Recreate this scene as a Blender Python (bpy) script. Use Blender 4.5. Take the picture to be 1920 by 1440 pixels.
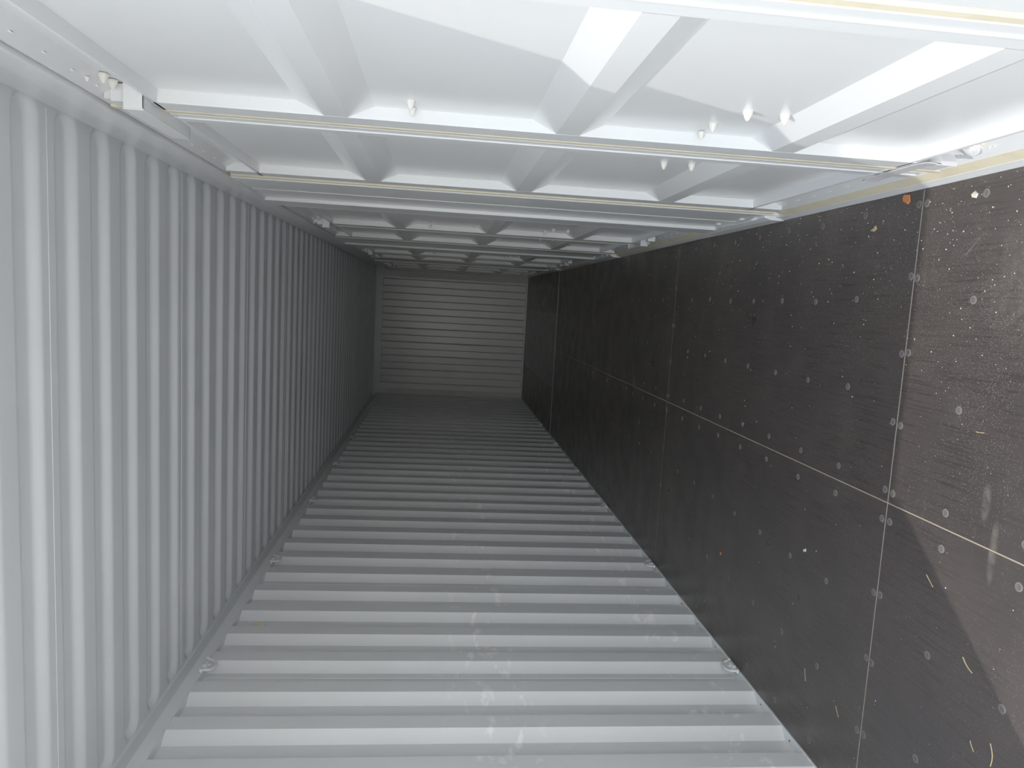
import bpy, bmesh, math, random
from mathutils import Matrix, Vector
random.seed(7)
for o in list(bpy.data.objects): bpy.data.objects.remove(o)
S = bpy.context.scene
COL = S.collection
# ------------------------------------------------------------------ camera
# world: X from corrugated side wall (0) to side doors (2.1), Y along the container, Z up.
# the photograph was taken with the phone on its side: image left = up, image top = +X
RIGHT = Vector((0.05471919, -0.0980881, -0.99367225))
DOWN = Vector((-0.99193858, -0.11925427, -0.04285181))
FWD = Vector((-0.1142964, 0.98800665, -0.10382286))
cam_d = bpy.data.cameras.new('camera'); cam = bpy.data.objects.new('camera', cam_d); COL.objects.link(cam)
m = Matrix.Identity(4)
for i in range(3):
    m[i][0] = RIGHT[i]; m[i][1] = -DOWN[i]; m[i][2] = -FWD[i]
m[0][3], m[1][3], m[2][3] = 1.6822, 0.0, 1.4876
cam.matrix_world = m
cam_d.sensor_fit = 'HORIZONTAL'; cam_d.sensor_width = 36.0; cam_d.lens = 1340.37 / 1920 * 36
cam_d.clip_start = 0.01; cam_d.clip_end = 500
S.camera = cam
# ------------------------------------------------------------------ sky, sun, exposure
SUN_DIR = Vector((0.80, 1.0, -1.843)).normalized()
SKY_STRENGTH = 0.36
SUN_STRENGTH = 1.6
world = bpy.data.worlds.new('sky'); S.world = world; world.use_nodes = True
nt = world.node_tree; nt.nodes.clear()
wo = nt.nodes.new('ShaderNodeOutputWorld'); bg = nt.nodes.new('ShaderNodeBackground')
sk = nt.nodes.new('ShaderNodeTexSky'); sk.sky_type = 'NISHITA'; sk.sun_disc = False
sk.sun_elevation = math.asin(-SUN_DIR.z); sk.sun_rotation = math.atan2(-SUN_DIR.x, -SUN_DIR.y)
sk.air_density = 1.5; sk.dust_density = 0.0; sk.ozone_density = 1.0
hs = nt.nodes.new('ShaderNodeHueSaturation'); hs.inputs['Saturation'].default_value = 0.32
nt.links.new(sk.outputs[0], hs.inputs['Color']); nt.links.new(hs.outputs[0], bg.inputs[0])
bg.inputs[1].default_value = SKY_STRENGTH
nt.links.new(bg.outputs[0], wo.inputs[0])
sun_d = bpy.data.lights.new('sun', 'SUN'); sun_d.energy = SUN_STRENGTH; sun_d.angle = math.radians(0.53); sun_d.color = (1.0, 0.965, 0.91)
sun = bpy.data.objects.new('sun', sun_d); COL.objects.link(sun)
sun.rotation_euler = SUN_DIR.to_track_quat('-Z', 'Y').to_euler(); sun.location = (0, -6, 9)
S.view_settings.view_transform = 'Standard'; S.view_settings.look = 'None'
S.view_settings.gamma = 1.0; S.view_settings.use_curve_mapping = False
S.view_settings.exposure = 0.2
S.cycles.max_bounces = 16; S.cycles.diffuse_bounces = 13; S.cycles.glossy_bounces = 6   # light travels deep into the container by many bounces

# ------------------------------------------------------------------ helpers
def N(nt, t, **kw):
    n = nt.nodes.new(t)
    for k, v in kw.items(): setattr(n, k, v)
    return n
def mat(name, col, rough=0.5, metal=0.0, spec=0.5):
    M = bpy.data.materials.new(name); M.use_nodes = True
    b = M.node_tree.nodes['Principled BSDF']
    b.inputs['Base Color'].default_value = (*col, 1); b.inputs['Roughness'].default_value = rough
    b.inputs['Metallic'].default_value = metal
    b.inputs['Specular IOR Level'].default_value = spec
    return M, M.node_tree, b
def noise(nt, vec, scale, detail=3, rough=0.5):
    n = N(nt, 'ShaderNodeTexNoise'); n.inputs['Scale'].default_value = scale
    n.inputs['Detail'].default_value = detail; n.inputs['Roughness'].default_value = rough
    nt.links.new(vec, n.inputs['Vector']); return n.outputs['Fac']
def ramp(nt, fac, p0, p1, c0=0.0, c1=1.0):
    r = N(nt, 'ShaderNodeMapRange'); r.inputs[1].default_value = p0; r.inputs[2].default_value = p1
    r.inputs[3].default_value = c0; r.inputs[4].default_value = c1
    nt.links.new(fac, r.inputs[0]); return r.outputs[0]
def math2(nt, op, a, b):
    n = N(nt, 'ShaderNodeMath', operation=op)
    for i, v in enumerate((a, b)):
        if isinstance(v, (int, float)): n.inputs[i].default_value = v
        else: nt.links.new(v, n.inputs[i])
    return n.outputs[0]
def mix(nt, fac, a, b):
    n = N(nt, 'ShaderNodeMix', data_type='RGBA')
    if isinstance(fac, (int, float)): n.inputs[0].default_value = fac
    else: nt.links.new(fac, n.inputs[0])
    for i, v in ((6, a), (7, b)):
        if isinstance(v, tuple): n.inputs[i].default_value = (*v, 1)
        else: nt.links.new(v, n.inputs[i])
    return n.outputs[2]
def mapped(nt, scale):
    g = N(nt, 'ShaderNodeNewGeometry'); mp = N(nt, 'ShaderNodeMapping')
    mp.inputs['Scale'].default_value = scale; nt.links.new(g.outputs['Position'], mp.inputs['Vector'])
    return mp.outputs[0]
def bump(nt, b, h, strength, dist):
    n = N(nt, 'ShaderNodeBump'); n.inputs['Strength'].default_value = strength; n.inputs['Distance'].default_value = dist
    nt.links.new(h, n.inputs['Height']); nt.links.new(n.outputs[0], b.inputs['Normal'])

# ------------------------------------------------------------------ materials
PAINT_COL = (0.808, 0.816, 0.818)
def paint(name, scuffs=False):
    M, nt, b = mat(name, PAINT_COL, 0.42)
    pos = mapped(nt, (1, 1, 1))
    c = mix(nt, ramp(nt, noise(nt, pos, 1.6, 4), 0.35, 0.7), tuple(v * 0.965 for v in PAINT_COL), tuple(min(1, v * 1.02) for v in PAINT_COL))
    if scuffs:   # pale rubbed marks from cargo, at about the same height on every rib
        sp = N(nt, 'ShaderNodeSeparateXYZ'); nt.links.new(pos, sp.inputs[0])
        band = math2(nt, 'MULTIPLY', ramp(nt, sp.outputs[2], 0.95, 1.1), ramp(nt, sp.outputs[2], 1.42, 1.3))
        band2 = math2(nt, 'MULTIPLY', ramp(nt, sp.outputs[2], 0.12, 0.17), ramp(nt, sp.outputs[2], 0.40, 0.33))
        band = math2(nt, 'MAXIMUM', band, band2)
        mk = ramp(nt, noise(nt, mapped(nt, (1, 7, 11)), 1.3, 5, 0.62), 0.56, 0.64)
        c = mix(nt, math2(nt, 'MULTIPLY', math2(nt, 'MULTIPLY', band, mk), 0.9), c, (0.96, 0.955, 0.92))
    nt.links.new(c, b.inputs['Base Color'])
    b.inputs['Roughness'].default_value = 0.26
    return M
PAINT = paint('grey_container_paint'); PAINT_WALL = paint('grey_wall_paint', True)
STUD = mat('white_paint', (0.78, 0.77, 0.71), 0.5)[0]
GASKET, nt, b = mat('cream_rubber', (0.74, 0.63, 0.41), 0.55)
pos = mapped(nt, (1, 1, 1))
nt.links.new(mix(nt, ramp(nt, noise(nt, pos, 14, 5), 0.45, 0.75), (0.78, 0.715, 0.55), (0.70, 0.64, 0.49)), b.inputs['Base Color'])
SHADEGASKET = mat('shaded_rubber', (0.30, 0.27, 0.21), 0.7)[0]  # gasket rubber with the shade of the narrow gaps put into its colour
FILLER = mat('wood_filler', (0.50, 0.42, 0.32), 0.8)[0]
STEEL = mat('bare_steel', (0.74, 0.73, 0.75), 0.35, 0.1)[0]
DARK = mat('dark_rubber_gap', (0.10, 0.09, 0.08), 0.8)[0]
BEAD = mat('weld_bead_paint', (0.93, 0.935, 0.92), 0.4)[0]
ORANGE = mat('orange_hole_daylight', (1.0, 0.68, 0.30), 0.5)[0]  # daylight coming through the vent holes, painted as bright orange
BRICK = mat('orange_chip', (0.62, 0.24, 0.10), 0.8)[0]
BEIGE = mat('beige_chip', (0.62, 0.47, 0.28), 0.8)[0]
STRAW = mat('dry_straw', (0.66, 0.53, 0.31), 0.7)[0]
CRUMB = mat('pale_crumbs', (0.72, 0.68, 0.60), 0.9)[0]
SCREW, nt, b = mat('worn_screw', (0.17, 0.16, 0.155), 0.6, 0.0)
HALO = mat('screw_rim_dust', (0.24, 0.225, 0.215), 0.8)[0]

def floor_mat(name, tint=0.0):
    M, nt, b = mat(name, (0.03, 0.027, 0.027), 0.33, 0.0, 0.9)
    pos = mapped(nt, (1, 1, 1))
    sp = N(nt, 'ShaderNodeSeparateXYZ'); nt.links.new(pos, sp.inputs[0])
    X, Y = sp.outputs[0], sp.outputs[1]
    base = mix(nt, ramp(nt, noise(nt, pos, 2.0, 5, 0.6), 0.3, 0.75), (0.084, 0.073, 0.070), (0.110, 0.092, 0.085))
    # wood grain pressed through the film, running along Y
    grain = noise(nt, mapped(nt, (150, 4.5, 1)), 1.0, 3, 0.6)
    gm = ramp(nt, noise(nt, pos, 1.1, 2), 0.30, 0.52)
    gfac = math2(nt, 'MULTIPLY', ramp(nt, grain, 0.5, 0.68), gm)
    base = mix(nt, math2(nt, 'MULTIPLY', gfac, 0.75), base, (0.045, 0.038, 0.036))
    if tint: base = mix(nt, ramp(nt, noise(nt, pos, 1.8, 4), 0.35, 0.65, tint * 0.6, tint), base, (0.20, 0.21, 0.21))
    # trampled dust, thickest by the doorway
    near = ramp(nt, Y, 5.5, 1.3, 0.10, 1.0)
    film = math2(nt, 'MULTIPLY', ramp(nt, noise(nt, pos, 1.7, 6, 0.65), 0.48, 0.80), near)
    base = mix(nt, math2(nt, 'MULTIPLY', film, 0.13), base, (0.30, 0.25, 0.21))
    # sweeping streaks across the sheets
    st = ramp(nt, noise(nt, mapped(nt, (2.2, 16, 1)), 1.0, 5, 0.62), 0.62, 0.80)
    base = mix(nt, math2(nt, 'MULTIPLY', st, 0.09), base, (0.28, 0.27, 0.26))
    # two white rubbed patches near the doorway
    def blob(cx, cy, rx, ry):
        dx = math2(nt, 'DIVIDE', math2(nt, 'SUBTRACT', X, cx), rx); dy = math2(nt, 'DIVIDE', math2(nt, 'SUBTRACT', Y, cy), ry)
        d = math2(nt, 'ADD', math2(nt, 'MULTIPLY', dx, dx), math2(nt, 'MULTIPLY', dy, dy))
        return math2(nt, 'MULTIPLY', ramp(nt, d, 1.0, 0.0), ramp(nt, noise(nt, pos, 30, 4), 0.3, 0.7))
    bl = math2(nt, 'MAXIMUM', blob(1.215, 1.745, 0.06, 0.018), blob(1.09, 1.70, 0.10, 0.016))
    bl = math2(nt, 'MAXIMUM', bl, math2(nt, 'MULTIPLY', blob(1.82, 1.72, 0.22, 0.16), 0.35))
    base = mix(nt, math2(nt, 'MULTIPLY', bl, 0.5), base, (0.42, 0.38, 0.33))
    # specks of sand and sawdust
    def specks(scale, thr, amount, ddens):
        v = N(nt, 'ShaderNodeTexVoronoi'); v.inputs['Scale'].default_value = scale; nt.links.new(pos, v.inputs['Vector'])
        sep = N(nt, 'ShaderNodeSeparateColor'); nt.links.new(v.outputs['Color'], sep.inputs[0])
        on = math2(nt, 'LESS_THAN', sep.outputs[0], ddens)
        return math2(nt, 'MULTIPLY', math2(nt, 'MULTIPLY', math2(nt, 'LESS_THAN', v.outputs['Distance'], thr), on), amount)
    dens = math2(nt, 'MULTIPLY', ramp(nt, noise(nt, pos, 3.1, 4, 0.6), 0.36, 0.66), math2(nt, 'ADD', math2(nt, 'MULTIPLY', ramp(nt, X, 1.0, 2.1, 0.12, 0.75), near), 0.05))
    s = math2(nt, 'MAXIMUM', specks(320, 0.30, 0.55, dens), specks(75, 0.13, 0.75, math2(nt, 'MULTIPLY', dens, 0.30)))
    base = mix(nt, s, base, (0.55, 0.50, 0.43))
    nt.links.new(base, b.inputs['Base Color'])
    nt.links.new(ramp(nt, noise(nt, pos, 5, 5), 0.3, 0.75, 0.27, 0.45), b.inputs['Roughness'])
    return M
FLOOR = floor_mat('dark_phenolic_plywood'); FLOOR_GREY = floor_mat('dusty_phenolic_plywood', 0.8)
CONCRETE, nt, b = mat('pale_concrete_yard', (0.45, 0.43, 0.40), 0.9)
pos = mapped(nt, (1, 1, 1))
nt.links.new(mix(nt, noise(nt, pos, 1.3, 6), (0.62, 0.61, 0.59), (0.74, 0.73, 0.71)), b.inputs['Base Color'])

# ------------------------------------------------------------------ mesh builders
def mesh_obj(name, verts, faces, material, parent=None, smooth=False, bevel=0.0):
    me = bpy.data.meshes.new(name); me.from_pydata(verts, [], faces); me.update()
    bm = bmesh.new(); bm.from_mesh(me); bmesh.ops.recalc_face_normals(bm, faces=bm.faces); bm.to_mesh(me); bm.free()
    me.materials.append(material)
    if smooth:
        for p in me.polygons: p.use_smooth = True
    return link(name, me, parent, bevel)
def link(name, me, parent=None, bevel=0.0, loc=None):
    o = bpy.data.objects.new(name, me); COL.objects.link(o)
    if parent: o.parent = parent
    if loc: o.location = loc
    if bevel:
        md = o.modifiers.new('edge', 'BEVEL'); md.width = bevel; md.segments = 2; md.limit_method = 'ANGLE'; md.angle_limit = 0.6
    return o
def box(x0, x1, y0, y1, z0, z1):
    v = [(x, y, z) for x in (x0, x1) for y in (y0, y1) for z in (z0, z1)]
    f = [(0, 1, 3, 2), (4, 6, 7, 5), (0, 4, 5, 1), (2, 3, 7, 6), (0, 2, 6, 4), (1, 5, 7, 3)]
    return v, f
def join(*parts):
    V, F = [], []
    for v, f in parts:
        n = len(V); V += v; F += [tuple(i + n for i in q) for q in f]
    return V, F
def extrude(poly, a0, a1, axis):
    """closed 2D polygon extruded along an axis. axis 'Y': poly=(x,z); 'Z': poly=(x,y); 'X': poly=(y,z)"""
    n = len(poly)
    def p(q, a):
        return {'Y': (q[0], a, q[1]), 'Z': (q[0], q[1], a), 'X': (a, q[0], q[1])}[axis]
    V = [p(q, a0) for q in poly] + [p(q, a1) for q in poly]
    F = [(i, (i + 1) % n, (i + 1) % n + n, i + n) for i in range(n)] + [tuple(range(n - 1, -1, -1)), tuple(range(n, 2 * n))]
    return V, F
def lathe(profile, seg, origin, axis):
    """profile = list of (r, t) revolved about axis through origin"""
    ax = Vector(axis).normalized(); u = ax.orthogonal().normalized(); w = ax.cross(u); o = Vector(origin)
    V, F = [], []
    for r, t in profile:
        for k in range(seg):
            a = 2 * math.pi * k / seg
            V.append(tuple(o + ax * t + (u * math.cos(a) + w * math.sin(a)) * r))
    for i in range(len(profile) - 1):
        for k in range(seg):
            a, b_ = i * seg + k, i * seg + (k + 1) % seg
            F.append((a, b_, b_ + seg, a + seg))
    F.append(tuple(range(seg - 1, -1, -1))); F.append(tuple(range((len(profile) - 1) * seg, len(profile) * seg)))
    return V, F
def tube(pts, r, seg=8):
    pts = [Vector(p) for p in pts]; V, F = [], []
    up = None
    for i, p in enumerate(pts):
        t = (pts[min(i + 1, len(pts) - 1)] - pts[max(i - 1, 0)]).normalized()
        if up is None: up = t.orthogonal().normalized()
        up = (up - t * up.dot(t)).normalized(); w = t.cross(up)
        for k in range(seg):
            a = 2 * math.pi * k / seg
            V.append(tuple(p + (up * math.cos(a) + w * math.sin(a)) * r))
    for i in range(len(pts) - 1):
        for k in range(seg):
            a, b_ = i * seg + k, i * seg + (k + 1) % seg
            F.append((a, b_, b_ + seg, a + seg))
    F.append(tuple(range(seg - 1, -1, -1))); F.append(tuple(range((len(pts) - 1) * seg, len(pts) * seg)))
    return V, F
def sheet_from_profile(prof, z0, z1, thick=0.0016, axis='Z'):
    """open corrugated profile [(x,y)...] pulled up from z0 to z1, with a thickness behind it"""
    n = len(prof)
    V = [(x, y, z) for z in (z0, z1) for x, y in prof]
    F = [(i, i + 1, i + 1 + n, i + n) for i in range(n - 1)]
    return V, F
def empty(name, loc=(0, 0, 0)):
    o = bpy.data.objects.new(name, None); COL.objects.link(o); o.location = loc; o.empty_display_size = 0.05
    return o
def tag(o, label=None, cat=None, group=None, kind=None):
    if label: o['label'] = label
    if cat: o['category'] = cat
    if group: o['group'] = group
    if kind: o['kind'] = kind
    return o

Y0, Y1 = 0.77, 12.424           # inside length
WF = 2.103                      # floor edge at the side doors
# ------------------------------------------------------------------ ground outside
V, F = box(-40, 42, -60, 40, -0.36, -0.26)
tag(mesh_obj('ground', V, F, CONCRETE), 'pale concrete yard around the container', 'ground', kind='structure')

# ------------------------------------------------------------------ floor
V, F = box(-0.02, WF + 0.1, Y0, Y1 + 0.05, -0.20, -0.032)
floor = tag(mesh_obj('floor', V, F, DARK), 'dark film-faced plywood floor with cream joints', 'floor', kind='structure')
XC = 1.093; SEAMS = [2.154, 4.471, 6.788, 9.105]
G = 0.0016
panels = []
def plank(x0, x1, y0, y1, m=FLOOR):
    b_ = 0.0012; zt, zb = 0.0, -0.030
    V = [(x0, y0, zb), (x1, y0, zb), (x1, y1, zb), (x0, y1, zb), (x0, y0, zt - b_), (x1, y0, zt - b_), (x1, y1, zt - b_), (x0, y1, zt - b_),
         (x0 + b_, y0 + b_, zt), (x1 - b_, y0 + b_, zt), (x1 - b_, y1 - b_, zt), (x0 + b_, y1 - b_, zt)]
    F = [(0, 3, 2, 1), (8, 9, 10, 11)] + [(i, (i + 1) % 4, (i + 1) % 4 + 4, i + 4) for i in range(4)] + [(i + 4, (i + 1) % 4 + 4, (i + 1) % 4 + 8, i + 8) for i in range(4)]
    o = mesh_obj('plywood_sheet', V, F, m, floor); panels.append((x0, x1, y0, y1, o)); return o
rows = [(Y0, SEAMS[0])] + [(SEAMS[i], SEAMS[i + 1]) for i in range(3)]
for a, c in rows:
    plank(0.001, XC - G, a + G, c - G); plank(XC + G, WF - 0.001, a + G, c - G)
for xa, xb, mm in ((0.001, 0.59, FLOOR), (0.593, 1.56, FLOOR_GREY), (1.563, WF - 0.001, FLOOR)):
    plank(xa, xb, SEAMS[3] + 0.012, Y1 - 0.002, mm)
for i, s in enumerate(SEAMS[:3]):
    V, F = box(0.002, WF - 0.002, s - 0.0022 - (0.0006 if i == 0 else 0), s + 0.0022, -0.03, -0.0008); mesh_obj('seam_filler', V, F, FILLER, floor)
V, F = box(XC - 0.004, XC + 0.004, Y0, SEAMS[3], -0.03, -0.0009); mesh_obj('seam_filler', V, F, FILLER, floor)
V, F = box(0.002, WF - 0.002, SEAMS[3] - 0.013, SEAMS[3] + 0.011, -0.03, 0.0015); tag(mesh_obj('joint_strip', V, F, BEAD, floor, bevel=0.0006), 'pale flat steel joint strip')
# screws
def screw_mesh():
    V, F = lathe([(0.0128, -0.001), (0.0124, 0.0009), (0.0085, 0.0013), (0.0078, 0.0008), (0.0035, 0.0008), (0.0028, 0.0005)], 12, (0, 0, 0), (0, 0, 1))
    me = bpy.data.meshes.new('floor_screw'); me.from_pydata(V, [], F); me.materials.append(HALO); me.materials.append(SCREW)
    for p in me.polygons:
        if p.center.length < 0.0085: p.material_index = 1
    return me
SCM = screw_mesh()
def screw(x, y):
    for x0, x1, y0, y1, o in panels:
        if x0 < x < x1 and y0 < y < y1:
            link('floor_screw', SCM, o, loc=(x + random.uniform(-.006, .006), y + random.uniform(-.004, .004), 0.0)); return
k = 0; y = 1.033
while y < 7.2:
    d = min(abs(y - s) for s in SEAMS)
    if d < 0.10:
        s = min(SEAMS, key=lambda q: abs(y - q))
        for x in (0.05, 0.29, 0.545, 0.786, 1.04, 1.135, 1.36, 1.586, 1.827, 2.06):
            screw(x, s - 0.018); screw(x, s + 0.018)
    else:
        for x in (0.06, 0.37, 0.704, 1.037, 1.146, 1.44, 1.753, 2.05): screw(x, y)
    y += 0.2848
# torn corner of the film by the doorway
V = [(1.93, 1.93, 0.0002), (1.935, 1.885, 0.0002), (1.885, 1.935, 0.0004), (1.93, 1.932, 0.0035), (1.933, 1.888, 0.0012), (1.888, 1.937, 0.004)]
tag(mesh_obj('torn_film', V, [(0, 1, 2), (3, 5, 4), (0, 3, 4, 1), (1, 4, 5, 2), (2, 5, 3, 0)], FLOOR, panels[1][4]), 'torn lifted corner of the dark film')

# ------------------------------------------------------------------ corrugated side wall (image bottom)
wall = tag(empty('wall_left'), 'light grey corrugated steel side wall opposite the doors', 'wall', kind='structure')
P = 0.263; XI, XO = -0.005, -0.041
def wall_prof(n):
    pr = []
    for k in range(n):
        c = k * P
        pr += [(XI, c), (XI, c + 0.085), (XO, c + 0.134), (XO, c + 0.214)]
    pr.append((XI, n * P)); return pr
def strip_sheet(name, prof, z0, z1, material):
    n = len(prof); V, F = [], []
    t = 0.002
    V += [(x, y, z) for z in (z0, z1) for x, y in prof]
    F += [(i, i + 1, i + 1 + n, i + n) for i in range(n - 1)]
    V += [(x - t, y, z) for z in (z0, z1) for x, y in prof]; q = 2 * n
    F += [(q + i, q + i + n, q + i + 1 + n, q + i + 1) for i in range(n - 1)]
    F += [(i, q + i, q + i + 1, i + 1) for i in range(n - 1)] + [(n + i, n + i + 1, q + n + i + 1, q + n + i) for i in range(n - 1)]
    F += [(0, n, q + n, q), (n - 1, q + n - 1, q + 2 * n - 1, 2 * n - 1)]
    me = bpy.data.meshes.new(name); me.from_pydata(V, [], F); me.update()
    bm = bmesh.new(); bm.from_mesh(me); bmesh.ops.recalc_face_normals(bm, faces=bm.faces); bm.to_mesh(me); bm.free()
    me.materials.append(material); return me
# sheets are welded in the middle of an outer flat; profile starts there
def wall_sheet(n):
    pr = [(XO, 0.0)]
    for k in range(n):
        c = 0.040 + 0.049 + k * P
        pr += [(XO, c - 0.049), (XI, c), (XI, c + 0.085), (XO, c + 0.134)]
    pr.append((XO, n * P)); return pr
yS = 3.096 - 3 * 4 * P + 0.0
while yS + 4 * P < Y0 + 0.05: yS += 4 * P
ME4 = strip_sheet('wall_sheet', wall_sheet(4), 0.0, 2.50, PAINT_WALL)
y = yS; cnt = 0
while y < Y1 - 0.02:
    nleft = int(round((Y1 + 0.10 - y) / P))
    me = ME4 if nleft >= 4 else strip_sheet('wall_sheet', wall_sheet(max(1, nleft)), 0.0, 2.50, PAINT_WALL)
    if y < Y0 - 0.02:
        k0 = math.ceil((Y0 - y) / P - 0.1); me = strip_sheet('wall_sheet', wall_sheet(4 - k0), 0.0, 2.50, PAINT_WALL)
        link('wall_sheet', me, wall, loc=(0, y + k0 * P, 0))
    else: link('wall_sheet', me, wall, loc=(0, y, 0))
    if y > 1:
        V, F = box(XO, XO + 0.0016, y - 0.0012, y + 0.0012, 0.02, 2.46); mesh_obj('weld_seam', V, F, BEAD, wall)
    y += 4 * P
V, F = extrude([(-0.07, -0.14), (-0.001, -0.14), (-0.001, 0.004), (-0.012, 0.006), (-0.046, 0.010), (-0.07, 0.010)], Y0, Y1 + 0.1, 'Y')
tag(mesh_obj('baseboard_left', V, F, PAINT), 'grey bottom rail along the corrugated wall', 'rail', kind='structure')
V, F = extrude([(-0.07, 2.462), (-0.052, 2.458), (-0.004, 2.458), (0.001, 2.463), (0.001, 2.508), (-0.005, 2.516), (-0.05, 2.575), (-0.05, 2.592), (-0.12, 2.592), (-0.12, 2.462)], Y0, Y1 + 0.1, 'Y')
tag(mesh_obj('trim_1', V, F, PAINT), 'grey top rail between corrugated wall and roof', 'rail', kind='structure')

rail = bpy.data.objects['baseboard_left']
HOLE = bpy.data.meshes.new('drain_hole'); V, F = lathe([(0.0042, 0), (0.0036, 0.0008), (0.001, 0.0008)], 8, (0, 0, 0), (0, 0, 1)); HOLE.from_pydata(V, [], F); HOLE.materials.append(DARK)
for k in range(14): link('drain_hole', HOLE, rail, loc=(-0.022, yS + (4 + k) * P + 0.01, 0.0078))
# ------------------------------------------------------------------ roof
ceil = tag(empty('ceiling', (0, 0, 2.59)), 'light grey steel roof with pressed crosswise ribs', 'ceiling', kind='structure')
PR = 0.209
def roof_mesh(n=5, k0=0):
    ys = []
    for k in range(k0, n):
        ys += [k * PR + PR * j / 26 for j in range(26)]
    ys.append(n * PR)
    xa, xb = -0.06, 2.165
    xs = [-0.105, -0.07] + [xa + 0.11 * j / 12 for j in range(13)] + [1.0] + [xb - 0.11 + 0.11 * j / 12 for j in range(13)] + [2.175, 2.25]
    R = 0.064
    V = []
    for x in xs:
        for yy in ys:
            yc = (max(k0, math.floor(yy / PR - 1e-9)) + 0.5) * PR
            cx = min(max(x, xa + R), xb - R)
            d = math.hypot(x - cx, yy - yc)
            t = min(1, max(0, (R - d) / 0.034)); t = t * t * (3 - 2 * t)
            V.append((x, yy, 0.021 * t))
    ny = len(ys)
    F = [(i * ny + j, i * ny + j + 1, (i + 1) * ny + j + 1, (i + 1) * ny + j) for i in range(len(xs) - 1) for j in range(ny - 1)]
    me = bpy.data.meshes.new('roof_sheet'); me.from_pydata(V, [], F); me.update(); me.materials.append(PAINT)
    for p in me.polygons: p.use_smooth = True
    return me
RM = roof_mesh()
y = 2.067 + 0.5 * PR - 0.012 - 10 * PR
while y < Y1:
    if y + 5 * PR > Y0:
        k0 = max(0, math.ceil((Y0 - y) / PR - 0.05))
        link('roof_sheet', RM if k0 == 0 else roof_mesh(5, k0), ceil, loc=(0, y, 0))
        V, F = box(-0.04, 2.14, y - 0.0007, y + 0.0007, -0.0010, 0.0); o = mesh_obj('weld_seam', V, F, BEAD, ceil)
    y += 5 * PR
V, F = box(-0.12, 2.30, Y0 + 0.005, Y1 + 0.12, 0.040, 0.046); mesh_obj('roof_outer_skin', V, F, PAINT, ceil)

# ------------------------------------------------------------------ end wall
back = tag(empty('wall_back', (0, Y1, 0)), 'dim corrugated steel end wall far inside the container', 'wall', kind='structure')
pr = [(-0.05, 0.0), (0.155, 0.0)]
for k in range(8):
    c = 0.183 + k * 0.2373
    pr += [(c - 0.009, 0.0), (c + 0.009, 0.045), (c + 0.1187 - 0.009, 0.045), (c + 0.1187 + 0.009, 0.0)]
pr += [(2.25, 0.0)]
n = len(pr)
V = [(x, yy, z) for z in (0.03, 2.475) for x, yy in pr] + [(x, yy + 0.003, z) for z in (0.03, 2.475) for x, yy in pr]
F = [(i, i + 1, i + 1 + n, i + n) for i in range(n - 1)] + [(2 * n + i, 2 * n + i + n, 2 * n + i + 1 + n, 2 * n + i + 1) for i in range(n - 1)]
F += [(i, 2 * n + i, 2 * n + i + 1, i + 1) for i in range(n - 1)] + [(n + i, n + i + 1, 3 * n + i + 1, 3 * n + i) for i in range(n - 1)]
mesh_obj('end_wall_sheet', V, F, PAINT, back)
V, F = box(-0.12, 2.3, -0.012, 0.09, 2.47, 2.60); mesh_obj('end_header', V, F, PAINT, back, bevel=0.004)
V, F = box(-0.12, 2.3, -0.010, 0.09, -0.12, 0.030); mesh_obj('end_sill', V, F, PAINT, back, bevel=0.003)
V, F = extrude([(-0.12, -0.09), (0.0, -0.09), (0.012, -0.05), (0.085, -0.012), (0.085, 0.06), (-0.12, 0.06)], -0.1, 2.56, 'Z'); mesh_obj('corner_post', V, F, PAINT, back, bevel=0.004)
V, F = extrude([(2.3, -0.14), (2.118, -0.14), (2.106, -0.05), (2.00, -0.012), (2.00, 0.06), (2.3, 0.06)], 0.0, 2.56, 'Z'); mesh_obj('corner_post', V, F, PAINT, back, bevel=0.004)
for z in (0.22, 1.25, 2.27):
    V, F = tube([(0.05, -0.035, z - 0.03), (0.075, -0.055, z - 0.028), (0.075, -0.055, z + 0.028), (0.05, -0.035, z + 0.03)], 0.006, 6); mesh_obj('lashing_bar', V, F, PAINT, back)
V, F = box(0.0, 0.075, -0.05, -0.005, 2.45, 2.535); mesh_obj('corner_gusset', V, F, PAINT, back, bevel=0.003)

# ------------------------------------------------------------------ side-door frame: sill, header, posts
V, F = extrude([(WF, -0.14), (WF, 0.002), (WF + 0.008, 0.036), (WF + 0.010, 0.038), (WF + 0.018, 0.038), (WF + 0.02, 0.03), (WF + 0.13, 0.03), (WF + 0.13, -0.14)], Y0, Y1 + 0.1, 'Y')
tag(mesh_obj('trim_2', V, F, PAINT), 'grey door sill along the floor edge', 'sill', kind='structure')
V, F = extrude([(2.25, 2.352), (2.116, 2.352), (2.112, 2.356), (2.116, 2.43), (2.126, 2.44), (2.140, 2.565), (2.155, 2.585), (2.25, 2.60)], Y0, Y1 + 0.1, 'Y')
tag(mesh_obj('trim_3', V, F, PAINT), 'grey header beam above the side doors', 'beam', kind='structure')
XF = 2.120       # inner face of the door stiles
XP = 2.152       # door skin
LW = 1.0         # leaf width
BAYS = [1.0 + 2.9 * i for i in range(4)]
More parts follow.
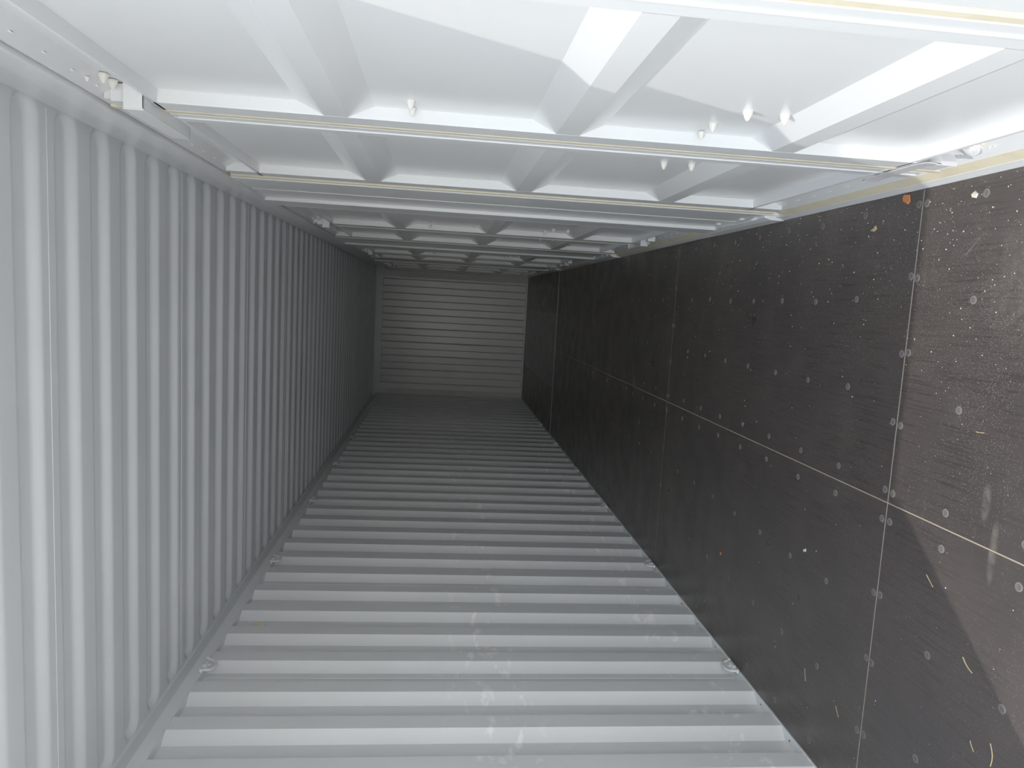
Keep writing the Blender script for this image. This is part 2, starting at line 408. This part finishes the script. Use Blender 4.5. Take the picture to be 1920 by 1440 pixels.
def post(name, y, label):
    # polygon in (x, y), seen from above
    a = y
    poly = [(2.24, a), (2.121, a), (2.118, a + 0.006), (2.118, a + 0.095), (2.123, a + 0.102), (2.123, a + 0.31), (2.145, a + 0.314), (2.145, a + 0.326),
            (2.123, a + 0.330), (2.123, a + 0.585), (2.107, a + 0.592), (2.107, a + 0.775), (2.118, a + 0.782), (2.24, a + 0.782)]
    V, F = extrude(poly, 0.0, 2.36, 'Z'); o = mesh_obj(name, V, F, PAINT, bevel=0.002)
    V, F = extrude([(2.100, 0.0), (2.13, 0.0), (2.13, 0.092), (2.110, 0.088), (2.101, 0.060)], a + 0.02, a + 0.76, 'Y'); mesh_obj('foot_plate', V, F, PAINT, o, bevel=0.002)
    pts = [(2.116 + random.uniform(-.004, .004), a + 0.10 + 0.05 * k, 0.090 + random.uniform(-.006, .008)) for k in range(13)]
    V, F = tube(pts, 0.008, 6); mesh_obj('weld_bead', V, F, PAINT, o, smooth=True)
    for k, yy in enumerate((0.20, 0.43)):
        V, F = lathe([(0.012, 0), (0.012, 0.004), (0.006, 0.006)], 8, (2.122, a + yy, 0.115 + .02 * k), (-1, 0, 0)); mesh_obj('weld_spot', V, F, BEAD, o)
    return tag(o, label, 'post', kind='structure')
ORD = ['nearest', 'second', 'third', 'farthest']
for i in range(3): post('trim_%d' % (4 + i), BAYS[i] + 2 * LW + 0.065, 'grey steel post, %s between the pairs of side doors' % ('nearest', 'middle', 'farthest')[i])
V, F = extrude([(2.24, 11.765), (2.118, 11.765), (2.118, 11.90), (2.123, 11.905), (2.123, 12.10), (2.107, 12.107), (2.107, 12.30), (2.24, 12.30)], 0, 2.36, 'Z')
tag(mesh_obj('trim_7', V, F, PAINT, bevel=0.002), 'grey corner post beside the last side door', 'post', kind='structure')
V, F = extrude([(2.24, 0.74), (2.09, 0.74), (2.09, 0.80), (2.112, 0.81), (2.112, 0.87), (2.120, 0.875), (2.120, 0.978), (2.24, 0.978)], 0, 2.36, 'Z')
tag(mesh_obj('trim_8', V, F, PAINT, bevel=0.002), 'grey corner post beside the nearest side door', 'post', kind='structure')
# open container end just in front of the camera: left post, header, threshold
V, F = box(-0.12, 0.03, 0.74, 0.86, -0.2, 2.5); V, F = join((V, F), box(-0.12, -0.046, 0.86, 1.25, -0.2, 2.5)); tag(mesh_obj('trim_9', V, F, PAINT, bevel=0.004), 'grey corner post at the open end by the corrugated wall, with added light-blocking strip', 'post', kind='structure')  # second box is an unseen strip added behind the wall to stop a light leak
V, F = box(-0.12, 2.25, 0.805, 0.885, 2.44, 2.62); tag(mesh_obj('trim_10', V, F, PAINT, bevel=0.004), 'grey header over the open end of the container', 'beam', kind='structure')
V, F = box(-0.12, 2.25, 0.68, 0.772, -0.2, 0.0); tag(mesh_obj('trim_11', V, F, PAINT, bevel=0.004), 'grey threshold of the open end', 'sill', kind='structure')

# ------------------------------------------------------------------ side doors
RZ = (1.770, 1.178, 0.591)
ZB, ZT = 0.222, 2.205       # recess
def skin_mesh():
    """pressed door skin: recess 32 mm deep with three trapezoid ribs coming flush with the frame; local y from 0"""
    ya, yb = 0.100, 0.906
    prof = [(XF, ZB), (XF + 0.001, ZB + 0.003), (XP, ZB + 0.006)]
    for zc in reversed(RZ):
        prof += [(XP, zc - 0.095), (XF + 0.0005, zc - 0.030), (XF + 0.0005, zc + 0.030), (XP, zc + 0.095)]
    prof += [(XP, ZT - 0.006), (XF + 0.001, ZT - 0.003), (XF, ZT)]
    n = len(prof); t = 0.003
    V = [(x, yy, z) for yy in (ya, yb) for x, z in prof] + [(x + t, yy, z) for yy in (ya, yb) for x, z in prof]
    F = [(i, i + 1, i + 1 + n, i + n) for i in range(n - 1)]
    F += [(2 * n + i, 3 * n + i, 3 * n + i + 1, 2 * n + i + 1) for i in range(n - 1)]
    me = bpy.data.meshes.new('skin'); me.from_pydata(V, [], F); me.update(); me.materials.append(PAINT)
    bm = bmesh.new(); bm.from_mesh(me); bmesh.ops.recalc_face_normals(bm, faces=bm.faces); bm.to_mesh(me); bm.free()
    return me
SKIN = skin_mesh()
def me_from(name, VF, m, smooth=False):
    o = mesh_obj(name, VF[0], VF[1], m, smooth=smooth); me = o.data; bpy.data.objects.remove(o); return me
STILE_FAR = me_from('stile', extrude([(XF, 0.902), (XF, 0.976), (2.128, 0.981), (2.2, 0.981), (2.2, 0.902)], 0.100, 2.325, 'Z'), PAINT)
STILE_NEAR = me_from('stile', extrude([(2.2, 0.018), (2.127, 0.018), (2.122, 0.022), (2.122, 0.054), (2.119, 0.056), (2.119, 0.062), (XF + 0.001, 0.064), (XF + 0.001, 0.102), (2.2, 0.102)], 0.100, 2.325, 'Z'), PAINT)
RAIL_B = me_from('rail', extrude([(XF, ZB + 0.0005), (XF, ZB - 0.008), (2.150, ZB - 0.012), (2.153, 0.146), (2.124, 0.084), (2.124, 0.074), (2.2, 0.074), (2.2, ZB)], 0.018, 0.981, 'Y'), PAINT)
RAIL_T = me_from('rail', extrude([(XF, ZT - 0.0005), (XF, ZT + 0.008), (2.150, ZT + 0.012), (2.153, 2.286), (2.125, 2.340), (2.125, 2.347), (2.2, 2.347), (2.2, ZT)], 0.018, 0.981, 'Y'), PAINT)
GB = me_from('gasket', extrude([(WF + 0.0085, 0.039), (WF + 0.0095, 0.043), (2.1235, 0.083), (2.20, 0.083), (2.20, 0.039)], 0.0, LW, 'Y'), GASKET)
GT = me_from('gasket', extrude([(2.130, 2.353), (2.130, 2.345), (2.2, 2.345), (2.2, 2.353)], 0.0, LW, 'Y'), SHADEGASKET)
GV = me_from('gasket', extrude([(2.2, 0.9815), (2.126, 0.9815), (2.1205, 0.986), (2.1205, 1.008), (2.126, 1.0135), (2.2, 1.0135)], 0.07, 2.345, 'Z'), GASKET)
GVN = me_from('gasket', extrude([(2.2, -0.018), (2.126, -0.018), (2.1175, -0.012), (2.1175, 0.006), (2.126, 0.016), (2.2, 0.016)], 0.07, 2.345, 'Z'), GASKET)
GVF = me_from('gasket', extrude([(2.2, 1.030), (2.128, 1.030), (2.1215, 1.034), (2.1215, 1.058), (2.128, 1.0635), (2.2, 1.0635)], 0.07, 2.345, 'Z'), GASKET)
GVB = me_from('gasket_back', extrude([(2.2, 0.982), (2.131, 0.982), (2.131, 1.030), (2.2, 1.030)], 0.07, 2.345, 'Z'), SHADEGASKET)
RIVET = me_from('rivet', lathe([(0.0055, 0), (0.005, 0.0022), (0.0025, 0.0034)], 8, (0, 0, 0), (-1, 0, 0)), STUD)
CONE = me_from('bolt_tip', lathe([(0.0115, 0.0), (0.0115, 0.005), (0.0098, 0.008), (0.0078, 0.014), (0.0045, 0.0195), (0.0012, 0.022)], 9, (0, 0, 0), (-1, 0, 0)), STUD)
def keeper_mesh(z0, z1):
    t = 0.004; x0, x1 = 2.088, 2.150
    return join(box(x0, x0 + t, 0.0, 0.32, z0, z1), box(x0 + t, x1, 0.0, t, z0, z1), box(x0 + t, x1, 0.0, 0.32, z0, z0 + t), box(x0 + t, x1, 0.316, 0.32, z0, z1))
KT = me_from('keeper_channel', keeper_mesh(2.2145, 2.262), PAINT); KB = me_from('keeper_channel', keeper_mesh(0.162, 0.2105), PAINT)
PLT = me_from('catch_plate', box(2.108, 2.150, 0.0, 0.055, 2.264, 2.296), PAINT); PLB = me_from('catch_plate', box(2.108, 2.150, 0.0, 0.055, 0.158, 0.205), PAINT)
LEAFN = 0
for bi, yb in enumerate(BAYS):
    for li in (0, 1):
        LEAFN += 1
        y0 = yb + li * LW
        d = tag(empty('door_%d' % LEAFN, (0, y0, 0)), 'grey steel side door leaf with crosswise ribs, %s from the open end' % ('first', 'second', 'third', 'fourth', 'fifth', 'sixth', 'seventh', 'eighth')[LEAFN - 1], 'door', kind='structure')
        link('skin', SKIN, d)
        link('stile', STILE_NEAR, d, 0.0015); link('stile', STILE_FAR, d, 0.0015)
        link('rail', RAIL_B, d, 0.0012); link('rail', RAIL_T, d, 0.0012)
        link('gasket', GB, d); link('gasket', GT, d)
        if li == 0: link('gasket', GVN, d); link('gasket', GV, d)
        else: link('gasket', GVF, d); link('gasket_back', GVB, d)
        far = bi >= 2
        # rivets holding the gasket strips
        if not far:
            for k in range(7):
                yy = 0.16 + 0.115 * k
                for dy in (0, 0.016):
                    link('rivet', RIVET, d, loc=(2.1385, yy + dy, 0.115)).rotation_euler = (0, math.radians(-25), 0)
                if k % 1 == 0: link('rivet', RIVET, d, loc=(2.1368, yy, 2.317)).rotation_euler = (0, math.radians(27), 0)
        # pointed bolt ends of the outside locking gear
        spots = {0: [(0.82, 1.581), (0.668, 0.795), (0.673, 0.702), (0.799, 0.829)], 1: [(0.307, 0.794), (0.299, 0.705)]}[li]
        for yy, zz in spots:
            link('bolt_tip', CONE, d, loc=(XP, yy, zz))
        if li == 0:
            for zz in (1.579, 0.829): link('bolt_tip', CONE, d, loc=(XP - 0.002, 0.878, zz)).scale = (0.95, 0.85, 0.85)
        if li == 0:
            link('keeper_channel', KT, d, 0.001, loc=(0, 0.856, 0)); link('catch_plate', PLT, d, 0.002, loc=(0, 0.868, 0))
            link('bolt_tip', CONE, d, loc=(2.1505, 0.80, 2.280)); link('bolt_tip', CONE, d, loc=(2.1505, 0.848, 2.281)); link('bolt_tip', CONE, d, loc=(2.138, 0.79, 2.312)).scale = (0.5, 0.5, 0.5)
            if bi > 0:
                link('keeper_channel', KB, d, 0.001, loc=(0, 0.73, 0)); link('catch_plate', PLB, d, 0.002, loc=(0, 0.585, 0))
            else:
                # the bottom keeper of the first pair is a bent, sprung strip with its pivot lug
                path = [(2.150, 0.815), (2.125, 0.808), (2.104, 0.796), (2.095, 0.795), (2.0985, 0.81), (2.106, 0.83), (2.112, 0.86), (2.115, 0.90), (2.1155, 0.98), (2.115, 1.06), (2.114, 1.10), (2.111, 1.135), (2.108, 1.15), (2.114, 1.153)]
                nP = len(path); t = 0.0025
                Vs = [(x, yy, z) for x, yy in path for z in (0.166, 0.209)] + [(x + t, yy, z) for x, yy in path for z in (0.166, 0.209)]
                Fs = [(2 * i, 2 * i + 2, 2 * i + 3, 2 * i + 1) for i in range(nP - 1)]
                q = 2 * nP
                Fs += [(q + 2 * i, q + 2 * i + 1, q + 2 * i + 3, q + 2 * i + 2) for i in range(nP - 1)]
                Fs += [(2 * i + 1, 2 * i + 3, q + 2 * i + 3, q + 2 * i + 1) for i in range(nP - 1)] + [(2 * i, q + 2 * i, q + 2 * i + 2, 2 * i + 2) for i in range(nP - 1)]
                Fs += [(0, 1, q + 1, q), (2 * nP - 2, q + 2 * nP - 2, q + 2 * nP - 1, 2 * nP - 1)]
                tag(mesh_obj('bent_strip', Vs, Fs, STEEL, d), 'bent bare steel strip')
                V, F = lathe([(0.022, 0), (0.022, 0.006), (0.019, 0.009), (0.009, 0.009), (0.009, 0.015), (0.004, 0.016)], 16, (2.145, 0.795, 0.128), (-0.75, -0.1, 0.65)); tag(mesh_obj('pivot_lug', V, F, STEEL, d), 'round bare steel lug with bolt')
                V, F = lathe([(0.008, 0), (0.0075, 0.006), (0.004, 0.008)], 6, (2.150, 0.750, 0.135), (-0.75, 0, 0.65)); mesh_obj('bolt_tip', V, F, GASKET, d)

# ------------------------------------------------------------------ lashing rings
def ring_meshes():
    pts = []
    for k in range(17):
        a = math.pi * k / 16
        pts.append((0.010 - 0.007 * math.sin(a), 0.046 * math.cos(a), 0.036 * math.sin(a) ** 0.8))
    pts = [(0.008, 0.047, -0.010)] + pts + [(0.008, -0.047, -0.010)]
    t1 = me_from('ring', tube(pts, 0.0066, 8), PAINT, True)
    t2 = me_from('bracket', join(extrude([(-0.003, -0.014), (0.017, -0.014), (0.021, -0.008), (0.021, 0.002), (0.017, 0.006), (-0.003, 0.008)], -0.019, 0.019, 'Y'), extrude([(0.0, -0.004), (0.019, -0.002), (0.010, 0.020)], -0.004, 0.004, 'Y')), PAINT)
    t3 = me_from('weld_bead', tube([(0.0, -.052, -0.006), (0.010, -0.055, -0.009), (.016, -.047, -0.012)], 0.006, 6), BEAD, True)
    return t1, t2, t3
RG, RB, RW = ring_meshes()
NTH = ['nearest', 'second nearest', 'third nearest', 'fourth nearest', 'fifth nearest', 'farthest visible']
def ring(y, z, up, label, group):
    t = tag(empty('lashing_ring', (0.0, y, z)), label, 'lashing ring', group)
    for nm, me in (('ring', RG), ('bracket', RB), ('weld_bead', RW), ('weld_bead', RW)):
        o = link(nm, me, t)
        if not up: o.scale = (1, 1, -1)
    o.scale.y = -1
for k, yy in enumerate((3.118, 4.453, 5.789, 7.075, 8.429, 9.76)):
    ring(yy, 0.030, True, 'grey steel lashing ring at the floor rail, %s' % NTH[k], 'lashing rings along the floor rail')
for k, yy in enumerate((3.12, 4.427, 5.76, 7.037, 8.38)):
    ring(yy, 2.452, False, 'grey steel lashing ring under the roof rail, %s' % NTH[k], 'lashing rings under the roof rail')

# ------------------------------------------------------------------ air vents high on the corrugated wall
PLATE = me_from('vent_plate', box(0, 0.003, -0.028, 0.028, -0.045, 0.045), PAINT)
DOT = me_from('vent_hole', lathe([(0.0052, 0), (0.0048, 0.0012), (0.002, 0.0016)], 8, (0, 0, 0), (1, 0, 0)), ORANGE)
VS = me_from('vent_screw', lathe([(0.004, 0), (0.003, 0.002)], 8, (0, 0, 0), (1, 0, 0)), BEAD)
def snap(yy):   # centre of the nearest outer flat
    return yS + round((yy - yS) / P) * P
for k, yy in enumerate((3.54, 5.65, 7.24, 9.31, 11.46)):
    c = snap(yy)
    t = tag(empty('air_vent', (XO, c, 2.36)), 'small air vent with orange holes high on the corrugated wall, %s' % (NTH[:4] + ['farthest'])[k], 'vent', 'air vents under the roof rail')
    link('vent_plate', PLATE, t)
    for i in range(3):
        for j in range(3): link('vent_hole', DOT, t, loc=(0.003, (j - 1) * 0.0165, (i - 1) * 0.0165))
    for dy, dz in ((0.02, 0.038), (-0.02, 0.038), (0, -0.092)): link('vent_screw', VS, t, loc=(0.003 if dz > -0.05 else 0.0, dy, dz))

# ------------------------------------------------------------------ litter on the floor
def shard(name, pts, h, material, label, cat, tilt=0.0):
    n = len(pts); cx = sum(p[0] for p in pts) / n; cy = sum(p[1] for p in pts) / n
    V = [(x - cx, y - cy, 0) for x, y in pts] + [((x - cx) * 0.9, (y - cy) * 0.9, h * random.uniform(0.6, 1.2)) for x, y in pts]
    F = [(i, (i + 1) % n, (i + 1) % n + n, i + n) for i in range(n)] + [tuple(range(n - 1, -1, -1)), tuple(range(n, 2 * n))]
    o = mesh_obj(name, V, F, material); o.location = (cx, cy, 0.0006)
    return tag(o, label, cat)
shard('chip', [(2.098, 2.245), (2.094, 2.222), (2.072, 2.216), (2.064, 2.226), (2.074, 2.246), (2.088, 2.252)], 0.006, BRICK, 'orange broken chip on the floor against the door sill', 'chip')
shard('chip', [(2.012, 2.388), (2.000, 2.380), (1.993, 2.396), (1.997, 2.418), (2.003, 2.398)], 0.004, BEIGE, 'beige notched chip on the dark floor', 'chip')
shard('chip', [(2.064, 1.930), (2.055, 1.918), (2.043, 1.924), (2.046, 1.936), (2.056, 1.940)], 0.005, CRUMB, 'white crumb, largest pale one near the door sill', 'crumb')
shard('chip', [(0.464, 3.42), (0.450, 3.417), (0.447, 3.427), (0.462, 3.43)], 0.004, BRICK, 'small reddish chip on the floor toward the corrugated wall', 'chip')
shard('chip', [(0.770, 2.62), (0.760, 2.616), (0.752, 2.634), (0.762, 2.636)], 0.003, CRUMB, 'small white chip lying alone on the middle of the floor', 'chip')
STR = [((1739, 1084), (1751, 1094), (0.936, 1.933), (0.911, 1.900), 'short pale straw just past the cream floor crossing'),
       (None, None, (0.770, 1.752), (0.744, 1.712), 'thick bent straw near the open end'),
       (None, None, (0.312, 2.536), (0.268, 2.521), 'thin long straw nearest the corrugated wall'),
       (None, None, (0.290, 2.308), (0.262, 2.285), 'faint thin straw beside the floor joint'),
       (None, None, (0.562, 1.689), (0.541, 1.672), 'tiny straw beside a curved stalk'),
       (None, None, (0.598, 1.622), (0.540, 1.612), 'curved pale stalk at the edge near the open end'),
       (None, None, (1.395, 1.812), (1.398, 1.782), 'short white splinter between two floor screws')]
for i, (_, _, a, c, lab) in enumerate(STR):
    a = Vector((*a, 0.0022)); c = Vector((*c, 0.0022)); mid = (a + c) / 2
    side = (c - a).cross(Vector((0, 0, 1))).normalized(); amp = (0.0005, 0.004, 0.0, 0.0, 0.001, -0.007, 0.001)[i]
    pts = []
    for k in range(7):
        t = k / 6; p = a.lerp(c, t) + side * amp * math.sin(math.pi * t) - mid
        pts.append(tuple(p))
    rr = (0.0013, 0.0016, 0.0009, 0.0009, 0.0011, 0.0013, 0.001)[i]
    V, F = tube(pts, rr, 6); o = mesh_obj('straw', V, F, STRAW); o.location = (mid.x, mid.y, rr + 0.0003)
    tag(o, lab, 'straw')
V, F = [], []
for k in range(900):
    x = WF - 0.004 - abs(random.gauss(0, 0.28)) if random.random() < 0.75 else random.uniform(0.05, 2.05)
    yy = random.triangular(1.2, 6.0, 1.6)
    if x < 0.03: continue
    s = random.choice((0.0012, 0.0015, 0.002, 0.0028)) * random.uniform(0.7, 1.2)
    n = len(V); a = random.uniform(0, 6.28)
    for j in range(3): V.append((x + s * math.cos(a + 2.1 * j), yy + s * random.uniform(0.6, 1.3) * math.sin(a + 2.1 * j), 0.0003))
    V.append((x, yy, s * 0.9)); F += [(n, n + 1, n + 2), (n, n + 3, n + 1), (n + 1, n + 3, n + 2), (n + 2, n + 3, n)]
tag(mesh_obj('floor_crumbs', V, F, CRUMB), 'pale crumbs and sand scattered over the dark floor', 'crumbs', kind='stuff')
